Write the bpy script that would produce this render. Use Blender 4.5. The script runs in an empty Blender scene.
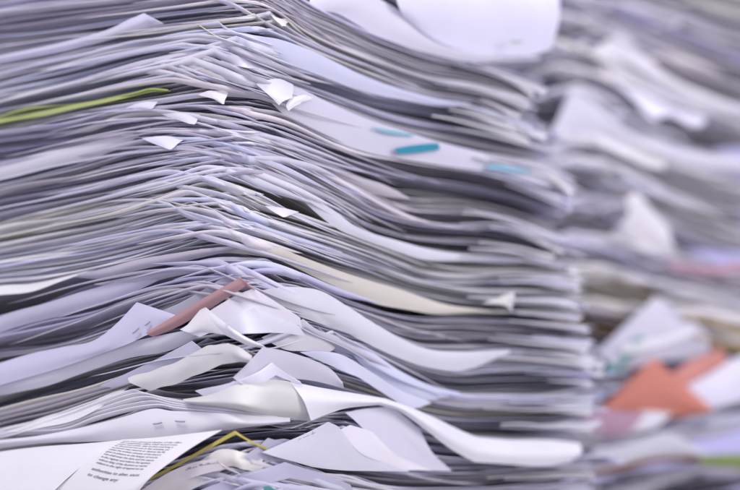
import bpy, math, random
import numpy as np
from mathutils import Vector

random.seed(7); RNG = np.random.RandomState(11)
scene = bpy.context.scene
C = scene.collection

# ------------------------------------------------------------------ camera geometry
TH = math.radians(12.0)
CAM = np.array([0.0, -0.62, 0.0])
FW, FH = 740.0, 490.0
SPAN = 0.37
FWD = np.array([0, math.cos(TH), math.sin(TH)])
UPV = np.array([0, -math.sin(TH), math.cos(TH)])
RGT = np.array([1.0, 0, 0])

def ray(px, py):
    dx = (px - FW/2)/FW*SPAN; dy = (FH/2 - py)/FW*SPAN
    return FWD + dx*RGT + dy*UPV

def at(px, py, Y):
    """point seen at photo pixel (px,py) standing at world depth Y (metres)"""
    r = ray(px, py); t = (Y - CAM[1])/r[1]
    return CAM + r*t

# ------------------------------------------------------------------ materials
def paper(name, col, rough=0.9, var=0.06, bump=0.15, trans=0.46, fleck=True):
    m = bpy.data.materials.new(name); m.use_nodes = True
    nt = m.node_tree; nt.nodes.clear(); N = nt.nodes.new; L = nt.links.new
    out = N('ShaderNodeOutputMaterial'); b = N('ShaderNodeBsdfPrincipled')
    b.inputs['Roughness'].default_value = rough
    b.inputs['Specular IOR Level'].default_value = 0.12
    oi = N('ShaderNodeObjectInfo')
    geo = N('ShaderNodeTexCoord')
    n1 = N('ShaderNodeTexNoise'); n1.inputs['Scale'].default_value = 28; n1.inputs['Detail'].default_value = 5
    n2 = N('ShaderNodeTexNoise'); n2.inputs['Scale'].default_value = 900; n2.inputs['Detail'].default_value = 3
    L(geo.outputs['Object'], n1.inputs['Vector']); L(geo.outputs['Object'], n2.inputs['Vector'])
    mr = N('ShaderNodeMapRange'); L(oi.outputs['Random'], mr.inputs['Value'])
    mr.inputs['To Min'].default_value = 1 - var*1.6; mr.inputs['To Max'].default_value = 1 + var*0.6
    mr2 = N('ShaderNodeMapRange'); L(n1.outputs['Fac'], mr2.inputs['Value'])
    mr2.inputs['From Min'].default_value = 0.3; mr2.inputs['From Max'].default_value = 0.7
    mr2.inputs['To Min'].default_value = 0.96; mr2.inputs['To Max'].default_value = 1.02
    mu = N('ShaderNodeMath'); mu.operation = 'MULTIPLY'; L(mr.outputs[0], mu.inputs[0]); L(mr2.outputs[0], mu.inputs[1])
    # slight warm / cool drift from sheet to sheet
    hs = N('ShaderNodeMapRange'); 
    fr = N('ShaderNodeMath'); fr.operation = 'FRACT'
    m7 = N('ShaderNodeMath'); m7.operation = 'MULTIPLY'; m7.inputs[1].default_value = 7.31
    L(oi.outputs['Random'], m7.inputs[0]); L(m7.outputs[0], fr.inputs[0])
    mix = N('ShaderNodeMix'); mix.data_type = 'RGBA'; L(fr.outputs[0], mix.inputs[0])
    c = np.array(col[:3])
    ca = np.clip(c*np.array([1-var*.5, 1-var*.35, 1+var*.3]), 0, 1); cb = np.clip(c*np.array([1+var*.3, 1+var*.1, 1-var*.8]), 0, 1)
    mix.inputs[6].default_value = (*ca, 1); mix.inputs[7].default_value = (*cb, 1)
    vm = N('ShaderNodeVectorMath'); vm.operation = 'SCALE'; L(mix.outputs[2], vm.inputs[0]); L(mu.outputs[0], vm.inputs['Scale'])
    L(vm.outputs[0], b.inputs['Base Color'])
    bp = N('ShaderNodeBump'); bp.inputs['Strength'].default_value = bump; bp.inputs['Distance'].default_value = 0.0006
    ad = N('ShaderNodeMath'); ad.operation = 'MULTIPLY_ADD'; L(n1.outputs['Fac'], ad.inputs[0]); ad.inputs[1].default_value = 3.0; 
    sc = N('ShaderNodeMath'); sc.operation = 'MULTIPLY'; sc.inputs[1].default_value = 0.08; L(n2.outputs['Fac'], sc.inputs[0])
    L(sc.outputs[0], ad.inputs[2]); L(ad.outputs[0], bp.inputs['Height']); L(bp.outputs[0], b.inputs['Normal'])
    if trans > 0:
        tr = N('ShaderNodeBsdfTranslucent'); L(vm.outputs[0], tr.inputs['Color'])
        ms = N('ShaderNodeMixShader'); ms.inputs[0].default_value = trans
        L(b.outputs[0], ms.inputs[1]); L(tr.outputs[0], ms.inputs[2]); L(ms.outputs[0], out.inputs[0])
    else:
        L(b.outputs[0], out.inputs[0])
    return m

M = dict(
    white=paper('white_paper', (0.90, 0.89, 0.945)),
    cool=paper('cool_white_paper', (0.83, 0.85, 0.93)),
    bright=paper('bright_white_paper', (0.91, 0.91, 0.93), var=0.03),
    grey=paper('grey_shade_paper', (0.77, 0.76, 0.83), var=0.09),  # greyer sheets, and shade of dim bundles put into the colour
    mauve=paper('mauve_shade_paper', (0.75, 0.735, 0.83), var=0.09),  # purple of the shadows put into the paper colour
    cream=paper('cream_paper', (0.85, 0.845, 0.81)),
    tan=paper('tan_paper', (0.60, 0.50, 0.33)),
    green=paper('green_paper', (0.60, 0.68, 0.28)),
    olive=paper('olive_card', (0.34, 0.42, 0.16)),
    pink=paper('pink_paper', (0.66, 0.45, 0.47)),
    lilac=paper('lilac_paper', (0.66, 0.46, 0.58)),
    yellow=paper('yellow_paper', (0.62, 0.56, 0.16)),
    orange=paper('orange_card', (0.78, 0.36, 0.27)),
    salmon=paper('salmon_card', (0.84, 0.44, 0.37)),
    teal=paper('teal_card', (0.16, 0.42, 0.42)),
    cyan=paper('cyan_film', (0.07, 0.42, 0.58), rough=0.35),
    palecyan=paper('pale_cyan_film', (0.38, 0.68, 0.76), rough=0.35),
    brown=paper('brown_card', (0.30, 0.16, 0.09)),
)
def plain(name, col, rough=0.4, metal=0.0):
    m = bpy.data.materials.new(name); m.use_nodes = True
    nt = m.node_tree; b = nt.nodes['Principled BSDF']
    n = nt.nodes.new('ShaderNodeTexNoise'); n.inputs['Scale'].default_value = 400
    r = nt.nodes.new('ShaderNodeMapRange'); nt.links.new(n.outputs['Fac'], r.inputs['Value'])
    r.inputs['To Min'].default_value = max(0, rough-.1); r.inputs['To Max'].default_value = rough+.15
    nt.links.new(r.outputs[0], b.inputs['Roughness'])
    b.inputs['Base Color'].default_value = (*col, 1); b.inputs['Metallic'].default_value = metal
    return m
M['steel'] = plain('staple_steel', (0.48, 0.48, 0.50), 0.35, 0.9)
M['mark'] = plain('grey_green_print', (0.33, 0.40, 0.37), 0.7)
M['ink'] = plain('black_ink', (0.09, 0.09, 0.105), 0.6)

# ------------------------------------------------------------------ object helpers
USED = {}
def link(name, mesh, parent=None):
    o = bpy.data.objects.new(name, mesh); C.objects.link(o)
    if parent is not None:
        o.parent = parent
        o.matrix_parent_inverse = parent.matrix_world.inverted() if False else o.matrix_parent_inverse
    return o
def tag(o, label, cat, group=None, kind=None):
    if label: o['label'] = label
    if cat: o['category'] = cat
    if group: o['group'] = group
    if kind: o['kind'] = kind
    return o

def slab_arrays(P, th):
    """closed thin slab from a grid of points P[i,j,3]; top, bottom and rim keep their own vertices"""
    ni, nj, _ = P.shape
    du = np.gradient(P, axis=0); dv = np.gradient(P, axis=1)
    n = np.cross(du, dv); n /= (np.linalg.norm(n, axis=2, keepdims=True) + 1e-12)
    A = (P + n*th/2).reshape(-1, 3); B = (P - n*th/2).reshape(-1, 3)
    idx = np.arange(ni*nj).reshape(ni, nj)
    q = np.stack([idx[:-1, :-1], idx[1:, :-1], idx[1:, 1:], idx[:-1, 1:]], -1).reshape(-1, 4)
    qb = q[:, ::-1] + ni*nj
    loop = np.concatenate([idx[:, 0], idx[-1, 1:], idx[-2::-1, -1], idx[0, -2:0:-1]])
    k = len(loop); RA = A[loop]; RB = B[loop]; off = 2*ni*nj
    a = np.arange(k); b = (a+1) % k
    qr = np.stack([off+a, off+k+a, off+k+b, off+b], -1)[:, ::-1]
    V = np.concatenate([A, B, RA, RB]); F = np.concatenate([q, qb, qr])
    smooth = np.concatenate([np.ones(len(q)+len(qb), bool), np.zeros(k, bool)])
    return V, F, smooth

def mesh_from(name, V, F, smooth, mats):
    me = bpy.data.meshes.new(name)
    me.vertices.add(len(V)); me.vertices.foreach_set('co', np.asarray(V, np.float32).ravel())
    me.loops.add(F.size); me.loops.foreach_set('vertex_index', F.ravel().astype(np.int32))
    me.polygons.add(len(F)); me.polygons.foreach_set('loop_start', (np.arange(len(F))*4).astype(np.int32))
    me.polygons.foreach_set('loop_total', np.full(len(F), 4, np.int32))
    me.polygons.foreach_set('use_smooth', smooth)
    for m in mats: me.materials.append(m)
    me.update(calc_edges=True)
    return me

def slab(name, P, mat, parent=None, th=0.00022, origin=None):
    V, F, s = slab_arrays(P, th)
    o0 = np.array(origin if origin is not None else (0, 0, 0))
    if parent is None and origin is None:
        o0 = P.reshape(-1, 3).mean(0)
    me = mesh_from(name, V - (o0 if parent is None else PO[parent.name]), F, s, [mat])
    o = link(name, me, parent)
    if parent is None: o.location = o0
    return o
PO = {}
def empty(name, loc):
    o = bpy.data.objects.new(name, None); C.objects.link(o); o.location = loc
    o.empty_display_size = 0.01
    PO[o.name] = np.array(loc); return o

# ------------------------------------------------------------------ curve tools
def pchip(xs, ys, x):
    xs = np.asarray(xs, float); ys = np.asarray(ys, float); x = np.asarray(x, float)
    if len(xs) == 1: return np.full_like(x, ys[0])
    h = np.diff(xs); d = np.diff(ys)/h
    m = np.zeros(len(xs)); m[0] = d[0]; m[-1] = d[-1]
    for i in range(1, len(xs)-1):
        m[i] = (d[i-1]*h[i]+d[i]*h[i-1])/(h[i-1]+h[i])
    xc = np.clip(x, xs[0], xs[-1]); i = np.clip(np.searchsorted(xs, xc, 'right')-1, 0, len(xs)-2)
    t = (xc-xs[i])/h[i]
    y = (2*t**3-3*t**2+1)*ys[i]+(t**3-2*t**2+t)*h[i]*m[i]+(-2*t**3+3*t**2)*ys[i+1]+(t**3-t**2)*h[i]*m[i+1]
    return y + np.where(x < xs[0], (x-xs[0])*m[0], 0) + np.where(x > xs[-1], (x-xs[-1])*m[-1], 0)

def curve(pts, cx, x):
    """photo-pixel height of a traced edge at x, with a kink allowed at its corner cx"""
    pts = sorted(pts); xs = np.array([p[0] for p in pts], float); ys = np.array([p[1] for p in pts], float)
    yc = np.interp(cx, xs, ys)
    l = xs < cx-1; r = xs > cx+1
    lx = np.append(xs[l], cx); ly = np.append(ys[l], yc); rx = np.insert(xs[r], 0, cx); ry = np.insert(ys[r], 0, yc)
    return np.where(x <= cx, pchip(lx, ly, x), pchip(rx, ry, x))

class Pile:
    def __init__(s, Cxy, beta, alpha, cx0, ypx0=245):
        s.C = np.array(Cxy, float); s.cx0 = cx0
        s.L = np.array([-math.cos(beta), math.sin(beta)]); s.R = np.array([math.cos(alpha), math.sin(alpha)])
        s.Minv = np.linalg.inv(np.stack([s.L, s.R], 1))
    def hit(s, px, py, side, off):
        """side 'L': vertical plane of the left edges (b = off) -> (a, z); 'R': plane a = off -> (b, z)"""
        r = ray(px, py); o = CAM[:2]-s.C
        ab0 = s.Minv @ o; abr = s.Minv @ r[:2]
        if side == 'L':
            t = (off-ab0[1])/abr[1]; return ab0[0]+t*abr[0], CAM[2]+t*r[2]
        t = (off-ab0[0])/abr[0]; return ab0[1]+t*abr[1], CAM[2]+t*r[2]
    def field(s, f, cx, x0, x1, lslope=None):
        """height field of one sheet from its photo outline f(x)"""
        yc = float(f(np.array([cx]))[0])
        if cx <= s.cx0: db = 0.0; da, _ = s.hit(cx, yc, 'L', 0.0)
        else: da = 0.0; db, _ = s.hit(cx, yc, 'R', 0.0)
        A = []; B = []
        if cx-x0 > 2:
            for x in np.linspace(cx, x0, 26): A.append(s.hit(x, float(f(np.array([x]))[0]), 'L', db))
        for x in np.linspace(cx, x1, 34): B.append(s.hit(x, float(f(np.array([x]))[0]), 'R', da))
        B = np.array(B)
        if A: A = np.array(A)
        else: A = np.array([[da, B[0, 1]], [da+0.1, B[0, 1]-0.012*1]])
        return da, db, A, B
def ext(T, x, lo=0.35, far=0.02):
    """sampled table with gentle continuation past both ends"""
    xs, zs = T[:, 0], T[:, 1]
    y = np.interp(x, xs, zs)
    s0 = np.clip((zs[min(3, len(zs)-1)]-zs[0])/(xs[min(3, len(zs)-1)]-xs[0]+1e-9), -lo, lo)
    s1 = np.clip((zs[-1]-zs[-min(4, len(zs))])/(xs[-1]-xs[-min(4, len(zs))]+1e-9), -0.3, 0.3)
    y = y + np.where(x < xs[0], (x-xs[0])*s0, 0)
    e = np.maximum(x-xs[-1], 0); y = y + s1*far*(1-np.exp(-e/far))
    return y

def waves(n, amp, k0, k1):
    return [(RNG.uniform(k0, k1), RNG.uniform(-1, 1), RNG.uniform(0, 6.28), amp*RNG.uniform(.4, 1)) for _ in range(n)]
def wv(W, a, b):
    z = 0
    for k, c, p, A in W: z = z + A*np.sin(2*math.pi*k*(a+c*b)+p)
    return z

SA = np.concatenate([[0, .0015, .003], np.arange(.006, .036, .003), np.arange(.036, .13, .006), np.linspace(.13, .297, 6)])
SB = np.concatenate([[0, .0015, .003], np.arange(.006, .036, .003), np.arange(.038, .2, .0065), [.204, .2075, .21]])

def sheet_grid(pile, f, cx, x0, x1, dA=0, dB=0, rot=0, W=None, curl=(0, .02), W2=None, LA=.297, LB=None, doc_w=None, ear=None):
    da, db, A, B = pile.field(f, cx, x0, x1)
    zc = B[0, 1]
    width = (B[-1, 0]-db) if LB is None else LB
    s = SA*(LA/.297); t = SB*(width/.21)
    S, T = np.meshgrid(s, t, indexing='ij')
    c, sn = math.cos(rot), math.sin(rot)
    a = da+dA+S*c-T*sn; b = db+dB+T*c+S*sn
    z = ext(A, a)+ext(B, b)-zc
    if W: z = z+wv(W, a, b)
    if doc_w: z = z+wv(doc_w, a, b)
    # the free corner lifts or droops
    if curl[0]:
        d = np.sqrt(S**2+T**2); z = z+curl[0]*np.clip(1-d/curl[1], 0, 1)**2
    far = np.sqrt((width-T)**2+S**2); 
    if W2: z = z+W2*np.clip(1-far/.05, 0, 1)**2
    XY = pile.C[None, None]+a[..., None]*pile.L+b[..., None]*pile.R
    P = np.concatenate([XY, z[..., None]], -1)
    if ear:                                   # a dog ear: the corner rolls about a diagonal crease
        el, ang, rad, bias = ear               # length of ear, total roll angle, roll radius, 0..1 crease direction
        ux, uy = math.cos(bias), math.sin(bias)
        d = S*ux+T*uy                          # distance from corner along bisector
        over = np.clip(el-d, 0, None)
        phi = np.minimum(over/rad, ang)
        rest = over-phi*rad
        ex = (pile.L*ux+pile.R*uy); ex = ex/np.linalg.norm(ex)
        # local slope frame: outward = -ex
        back = over                            # how far the flat point was past the crease
        out = rad*np.sin(phi)+rest*np.cos(phi); up = rad*(1-np.cos(phi))+rest*np.sin(phi)
        sgn = 1 if ang > 0 else -1
        # flat surface slopes along ex: take height at the crease
        P[..., 0] += ex[0]*(back-out); P[..., 1] += ex[1]*(back-out)
        P[..., 2] -= up
    return P

EXTRA = []
def document(pile, label, T, B, n, cx, mat, x0=-30, x1=585, ja=.004, jb=.004, rot=.8, f0=0.0, f1=1.0,
             cxr=0, mats=None, wob=.0004, tie=True, cat='document', name='paper_document', group=None, curl=.0012, dw=.0004,
             base=None, ear_on=None, LB=None, seed=None, ins=0.0, th=.00026, tip=2.0):
    if seed is not None: RNG.seed(seed)
    if n > 2 and cxr == 0: cxr = 16
    if pile is MP and n >= 4: n = int(round(n*2.3)) if n < 14 else n
    P0 = None; rows = []
    docw = waves(3, dw, 4, 11)
    dr = math.radians(RNG.uniform(-rot, rot))
    DA = RNG.uniform(0, ja, n); DB = RNG.uniform(0, jb, n)
    if n > 2: DA = np.sort(DA)*.8+DA*.2; DB = DB*.6+np.sort(DB)*.4
    for k in range(n):
        fk = f0+(f1-f0)*((k+RNG.uniform(-.22, .22))/max(n-1, 1) if n > 1 else 0)
        fk = min(max(fk, 0), 1)
        cxk = cx+RNG.uniform(-cxr, cxr)
        tB = B if B is not None else T
        ta = abs(RNG.normal(0, tip)); tw = RNG.uniform(9, 26)
        g = lambda x, fk=fk, ta=ta, tw=tw, cxk=cxk: curve(T, cx, x)*(1-fk)+curve(tB, cx, x)*fk-ta*np.exp(-np.abs(x-cxk)/tw)
        e = None
        if ear_on and k in ear_on: e = ear_on[k]
        P = sheet_grid(pile, g, cxk, x0, x1+RNG.uniform(-9, 5), dA=ins+DA[k], dB=ins+DB[k],
                       rot=dr+math.radians(RNG.normal(0, rot*.6)), W=waves(3, wob*.5, 8, 26), doc_w=docw,
                       curl=(RNG.normal(0, curl), RNG.uniform(.012, .035)), W2=RNG.normal(0, curl), LB=LB, ear=e)
        rows.append(P)
    low = rows[-1]
    org = low[0, 0].copy()
    root = empty(name, org)
    tag(root, label, cat, group)
    for k, P in enumerate(rows):
        mt = M[mats[k % len(mats)]] if mats else M[mat]
        slab('sheet', P, mt, root, th=th)
    return root, rows

def patch(name, pts, mat, label=None, cat=None, n=(34, 34), th=.00025, group=None, parent=None, wob=0.0, kind=None, kink=(), wf=(10, 30)):
    """a sheet through a grid of traced points (px, py, depth Y in mm); rows run along i"""
    G = np.array([[at(p[0], p[1], p[2]/1000.) for p in row] for row in pts])
    ni, nj = G.shape[:2]
    # corners of the traced outline stay sharp, everything else is smooth
    kn = [0]; X = np.array([[p[0], p[1]] for p in pts[0]], float)
    for j in range(1, nj-1):
        a_ = X[j]-X[j-1]; b_ = X[j+1]-X[j]
        if math.acos(max(-1, min(1, float(a_@b_)/(np.linalg.norm(a_)*np.linalg.norm(b_)+1e-9)))) > math.radians(30) or j in kink: kn.append(j)
    kn.append(nj-1)
    per = max(3, int(math.ceil(n[1]/(nj-1)))); tj = np.linspace(0, nj-1, per*(nj-1)+1)
    n = (n[0], len(tj)); ti = np.linspace(0, ni-1, n[0])
    H_ = np.zeros((n[0], nj, 3))
    for j in range(nj):
        for c in range(3): H_[:, j, c] = pchip(np.arange(ni), G[:, j, c], ti)
    Q = np.zeros((n[0], n[1], 3))
    for q0, q1 in zip(kn[:-1], kn[1:]):
        sel = (tj >= q0-1e-6) & (tj <= q1+1e-6)
        for i in range(n[0]):
            for c in range(3): Q[i, sel, c] = pchip(np.arange(q0, q1+1), H_[i, q0:q1+1, c], tj[sel])
    if wob:
        W = waves(4, wob, *wf); Q[..., 1] += wv(W, Q[..., 0], Q[..., 2]); Q[..., 2] += wv(waves(3, wob*.5, *wf), Q[..., 0], Q[..., 1])
    o = slab(name, Q, M[mat] if isinstance(mat, str) else mat, parent, th=th)
    if label: tag(o, label, cat, group, kind)
    return o, Q

# ------------------------------------------------------------------ the near pile
MP = Pile((-0.0388, 0.0), math.radians(36), math.radians(54), 245)
G = {}
G['a'] = [(0,-75),(100,-95),(200,-110),(260,-112),(340,-80),(400,-40),(460,-12),(520,5),(560,12)]
G['b'] = [(0,-35),(100,-55),(200,-70),(250,-72),(300,-60),(340,-28),(370,-4),(403,14),(440,36),(480,46),(550,60)]
G['c'] = [(0,5),(70,-8),(190,-26),(250,-28),(285,-10),(310,4),(340,15),(380,36),(400,42),(440,54),(480,62),(540,82)]
G['d'] = [(0,25),(60,16),(130,7),(190,-2),(250,-2),(285,12),(310,30),(340,44),(380,58),(430,76),(480,84),(540,100)]
G['e'] = [(0,45),(60,36),(120,29),(160,24),(250,14),(272,11),(285,22),(300,32),(330,47),(380,66),(430,88),(480,97),(520,113)]
G['f'] = [(0,70),(50,59),(90,50),(140,40),(180,31),(215,28),(255,26),(290,38),(330,54),(380,74),(430,93),(480,101),(540,118)]
G['g'] = [(0,82),(60,68),(130,50),(180,41),(215,34),(240,35),(275,40),(310,52),(340,66),(380,84),(430,98),(480,106),(545,127)]
G['h'] = [(0,97),(70,82),(110,70),(150,58),(190,50),(225,43),(260,52),(292,68),(330,80),(380,96),(430,106),(480,115),(545,132)]
G['i'] = [(0,108),(60,98),(110,88),(150,78),(190,70),(225,66),(260,72),(300,84),(340,98),(380,112),(430,124),(480,132),(545,145)]
G['j'] = [(0,124),(50,114),(100,104),(150,96),(200,86),(235,80),(255,79),(290,85),(310,92),(330,102),(380,122),(400,130),(440,141),(500,155),(540,163),(575,181)]
G['k'] = [(0,133),(60,124),(110,112),(150,107),(200,104),(235,107),(285,117),(315,134),(360,150),(400,159),(450,167),(500,174),(540,188),(575,200)]
G['k2'] = [(0,147),(60,137),(110,124),(150,117),(190,114),(225,117),(262,124),(300,139),(340,156),(380,168),(420,180),(470,188),(540,203),(575,212)]
G['l'] = [(0,163),(60,149),(110,137),(152,127),(190,126),(225,129),(262,134),(300,150),(340,168),(380,183),(410,197),(450,200),(500,208),(540,222),(570,236)]
G['m'] = [(0,180),(60,167),(120,152),(180,143),(225,141),(262,146),(300,160),(340,178),(380,195),(415,210),(450,212),(500,215),(560,238)]
G['n'] = [(0,192),(60,180),(120,166),(180,154),(225,149),(282,157),(310,172),(340,188),(380,210),(415,220),(450,223),(500,224),(565,243)]
G['o'] = [(0,207),(60,195),(120,182),(180,166),(225,159),(270,170),(300,184),(330,200),(370,222),(410,235),(450,240),(500,242),(570,256)]
G['p'] = [(0,220),(50,208),(100,196),(150,184),(200,171),(222,166),(270,178),(300,190),(330,208),(360,229),(400,241),(450,252),(500,255),(575,262)]
G['q'] = [(0,231),(60,219),(110,208),(168,196),(222,184),(262,200),(300,216),(330,227),(360,238),(400,254),(440,266),(470,269),(520,268),(578,271)]
G['r'] = [(0,240),(60,228),(110,217),(168,202),(228,202),(262,216),(300,226),(330,236),(360,246),(400,262),(440,276),(470,278),(520,275),(585,279)]
G['s'] = [(0,262),(60,251),(110,240),(168,228),(228,220),(262,229),(300,240),(340,254),(380,268),(430,286),(480,292),(530,291),(585,296)]
G['t'] = [(0,286),(30,284),(60,277),(100,268),(150,257),(200,248),(245,243),(270,243),(300,254),(340,269),(380,281),(430,299),(480,309),(530,311),(588,316)]
G['u'] = [(0,314),(40,305),(80,290),(120,280),(160,271),(200,261),(235,261),(268,261),(290,272),(330,290),(370,306),(425,317),(470,317),(520,320),(588,325)]
G['v'] = [(0,333),(60,318),(120,301),(180,281),(220,272),(260,276),(300,291),(340,306),(380,320),(425,333),(470,333),(520,335),(590,340)]
G['w'] = [(0,346),(50,337),(95,321),(140,303),(185,286),(225,279),(255,287),(300,301),(350,318),(390,333),(425,345),(470,347),(520,345),(595,348)]
G['x'] = [(0,366),(45,356),(95,343),(140,326),(190,306),(230,292),(262,290),(290,286),(320,292),(350,309),(380,326),(420,347),(460,352),(500,350),(560,354),(600,356)]
G['y'] = [(0,381),(45,368),(80,355),(130,342),(180,331),(215,328),(260,330),(300,330),(340,338),(380,348),(420,366),(460,374),(510,372),(605,372)]
G['z'] = [(0,397),(60,379),(120,362),(170,352),(220,344),(262,337),(303,321),(340,337),(370,350),(400,370),(430,384),(465,392),(510,393),(560,394),(608,392)]
G['A'] = [(0,410),(60,393),(110,378),(165,362),(200,349),(225,344),(255,354),(300,362),(340,372),(380,384),(420,398),(460,407),(510,408),(604,404)]
G['B'] = [(0,430),(60,413),(100,398),(130,388),(170,384),(215,378),(270,372),(320,378),(360,390),(400,402),(440,415),(480,422),(530,423),(598,421)]
G['B2'] = [(0,446),(60,436),(110,425),(150,410),(175,411),(220,414),(290,420),(340,412),(380,412),(420,425),(470,435),(530,437),(598,438)]
G['C'] = [(0,470),(60,458),(120,446),(180,438),(240,430),(300,425),(350,424),(390,440),(430,456),(480,460),(530,458),(596,456)]
G['D'] = [(0,490),(60,480),(120,470),(180,462),(235,440),(285,438),(320,450),(360,462),(410,472),(460,474),(520,470),(596,466)]
G['E'] = [(0,520),(60,505),(120,490),(180,472),(235,455),(272,456),(300,466),(350,478),(410,486),(470,488),(530,486),(596,482)]
G['F'] = [(0,560),(100,535),(180,505),(235,478),(280,480),(340,498),(410,508),(500,512),(596,505)]
G['H'] = [(0,610),(100,590),(180,560),(235,540),(280,540),(340,550),(410,560),(500,565),(596,560)]
G['I'] = [(x, y+85) for x, y in G['H']]
G['J'] = [(0,775),(235,760),(596,735)]
# (label, top, bottom, sheets, corner x, material(s), options)
DOCS = [
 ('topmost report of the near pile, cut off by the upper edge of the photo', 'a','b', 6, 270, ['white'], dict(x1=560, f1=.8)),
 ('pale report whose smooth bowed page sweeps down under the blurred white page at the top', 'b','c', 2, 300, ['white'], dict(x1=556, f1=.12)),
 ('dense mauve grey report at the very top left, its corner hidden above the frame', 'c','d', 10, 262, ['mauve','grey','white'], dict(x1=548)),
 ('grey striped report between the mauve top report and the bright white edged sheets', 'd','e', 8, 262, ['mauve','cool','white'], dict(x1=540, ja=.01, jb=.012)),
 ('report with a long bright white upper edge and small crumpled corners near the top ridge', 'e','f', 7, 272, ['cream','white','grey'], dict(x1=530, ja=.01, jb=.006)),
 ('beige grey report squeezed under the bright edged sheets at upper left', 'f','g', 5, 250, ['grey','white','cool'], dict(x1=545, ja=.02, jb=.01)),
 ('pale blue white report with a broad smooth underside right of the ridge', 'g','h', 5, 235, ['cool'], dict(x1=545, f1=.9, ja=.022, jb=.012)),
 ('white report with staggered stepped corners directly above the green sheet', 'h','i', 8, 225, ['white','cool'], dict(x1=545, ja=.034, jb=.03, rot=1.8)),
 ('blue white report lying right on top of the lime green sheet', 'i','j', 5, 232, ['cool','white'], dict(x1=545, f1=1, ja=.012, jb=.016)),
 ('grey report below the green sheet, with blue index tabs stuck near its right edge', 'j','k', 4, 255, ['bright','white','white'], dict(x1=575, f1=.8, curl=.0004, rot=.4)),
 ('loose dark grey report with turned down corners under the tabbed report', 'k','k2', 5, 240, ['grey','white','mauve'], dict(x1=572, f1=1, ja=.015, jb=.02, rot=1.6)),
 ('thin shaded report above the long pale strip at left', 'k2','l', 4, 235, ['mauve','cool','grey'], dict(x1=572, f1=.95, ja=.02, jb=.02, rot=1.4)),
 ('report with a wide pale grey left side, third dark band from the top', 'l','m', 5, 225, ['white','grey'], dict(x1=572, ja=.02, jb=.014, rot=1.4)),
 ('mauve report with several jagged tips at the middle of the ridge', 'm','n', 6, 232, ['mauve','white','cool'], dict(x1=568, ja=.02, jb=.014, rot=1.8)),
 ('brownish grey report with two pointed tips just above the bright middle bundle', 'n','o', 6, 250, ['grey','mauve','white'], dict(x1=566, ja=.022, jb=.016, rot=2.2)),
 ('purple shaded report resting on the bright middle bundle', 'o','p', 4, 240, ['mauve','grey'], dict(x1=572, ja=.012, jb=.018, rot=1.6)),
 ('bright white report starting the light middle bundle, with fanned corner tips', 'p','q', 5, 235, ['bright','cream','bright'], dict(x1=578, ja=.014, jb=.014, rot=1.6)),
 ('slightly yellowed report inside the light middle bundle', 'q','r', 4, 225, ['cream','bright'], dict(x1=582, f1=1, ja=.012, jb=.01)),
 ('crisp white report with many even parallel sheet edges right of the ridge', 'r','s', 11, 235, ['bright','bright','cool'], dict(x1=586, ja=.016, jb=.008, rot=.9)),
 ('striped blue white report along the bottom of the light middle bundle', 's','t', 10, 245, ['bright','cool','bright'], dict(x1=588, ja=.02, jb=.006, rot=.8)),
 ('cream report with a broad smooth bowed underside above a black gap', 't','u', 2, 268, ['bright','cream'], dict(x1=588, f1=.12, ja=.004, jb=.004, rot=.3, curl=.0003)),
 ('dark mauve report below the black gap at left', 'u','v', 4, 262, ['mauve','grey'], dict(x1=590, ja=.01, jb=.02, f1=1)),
 ('grey mauve report above the stapled page and the pink sheet', 'v','w', 5, 245, ['mauve','grey'], dict(x1=592, ja=.014, jb=.02)),
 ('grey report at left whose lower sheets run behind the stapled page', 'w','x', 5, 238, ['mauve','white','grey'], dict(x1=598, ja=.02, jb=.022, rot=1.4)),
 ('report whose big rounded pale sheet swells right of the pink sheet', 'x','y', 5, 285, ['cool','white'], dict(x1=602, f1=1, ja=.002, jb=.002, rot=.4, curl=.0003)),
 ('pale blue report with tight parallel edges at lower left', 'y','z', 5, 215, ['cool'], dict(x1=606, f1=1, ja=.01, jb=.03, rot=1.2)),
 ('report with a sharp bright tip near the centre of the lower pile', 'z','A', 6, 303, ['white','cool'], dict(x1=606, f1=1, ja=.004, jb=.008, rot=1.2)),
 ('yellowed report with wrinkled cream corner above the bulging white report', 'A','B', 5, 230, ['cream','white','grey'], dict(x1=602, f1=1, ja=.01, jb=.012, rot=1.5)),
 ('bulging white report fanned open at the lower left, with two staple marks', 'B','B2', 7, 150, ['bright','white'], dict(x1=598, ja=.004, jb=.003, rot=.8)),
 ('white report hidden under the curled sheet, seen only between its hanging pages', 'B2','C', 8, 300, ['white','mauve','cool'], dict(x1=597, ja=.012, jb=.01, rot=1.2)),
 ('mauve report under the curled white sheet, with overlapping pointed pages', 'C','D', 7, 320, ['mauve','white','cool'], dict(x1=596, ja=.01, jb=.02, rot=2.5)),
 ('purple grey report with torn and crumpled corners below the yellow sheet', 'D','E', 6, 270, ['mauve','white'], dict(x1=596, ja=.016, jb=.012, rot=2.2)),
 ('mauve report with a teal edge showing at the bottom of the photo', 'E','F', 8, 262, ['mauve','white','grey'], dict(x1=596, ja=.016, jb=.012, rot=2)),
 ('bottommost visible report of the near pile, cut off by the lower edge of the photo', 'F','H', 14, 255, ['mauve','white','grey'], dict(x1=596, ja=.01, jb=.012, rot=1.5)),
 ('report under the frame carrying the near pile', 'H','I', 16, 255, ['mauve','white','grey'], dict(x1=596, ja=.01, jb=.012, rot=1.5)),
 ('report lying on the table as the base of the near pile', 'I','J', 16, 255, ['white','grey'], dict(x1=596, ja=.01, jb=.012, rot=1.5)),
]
ROWS = {}
for i, (lab, t, b, n, cx, mats, kw) in enumerate(DOCS):
    root, rows = document(MP, lab, G[t], G[b], n, cx, None, mats=mats, seed=100+i, **kw)
    ROWS[t] = (root, rows)


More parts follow.
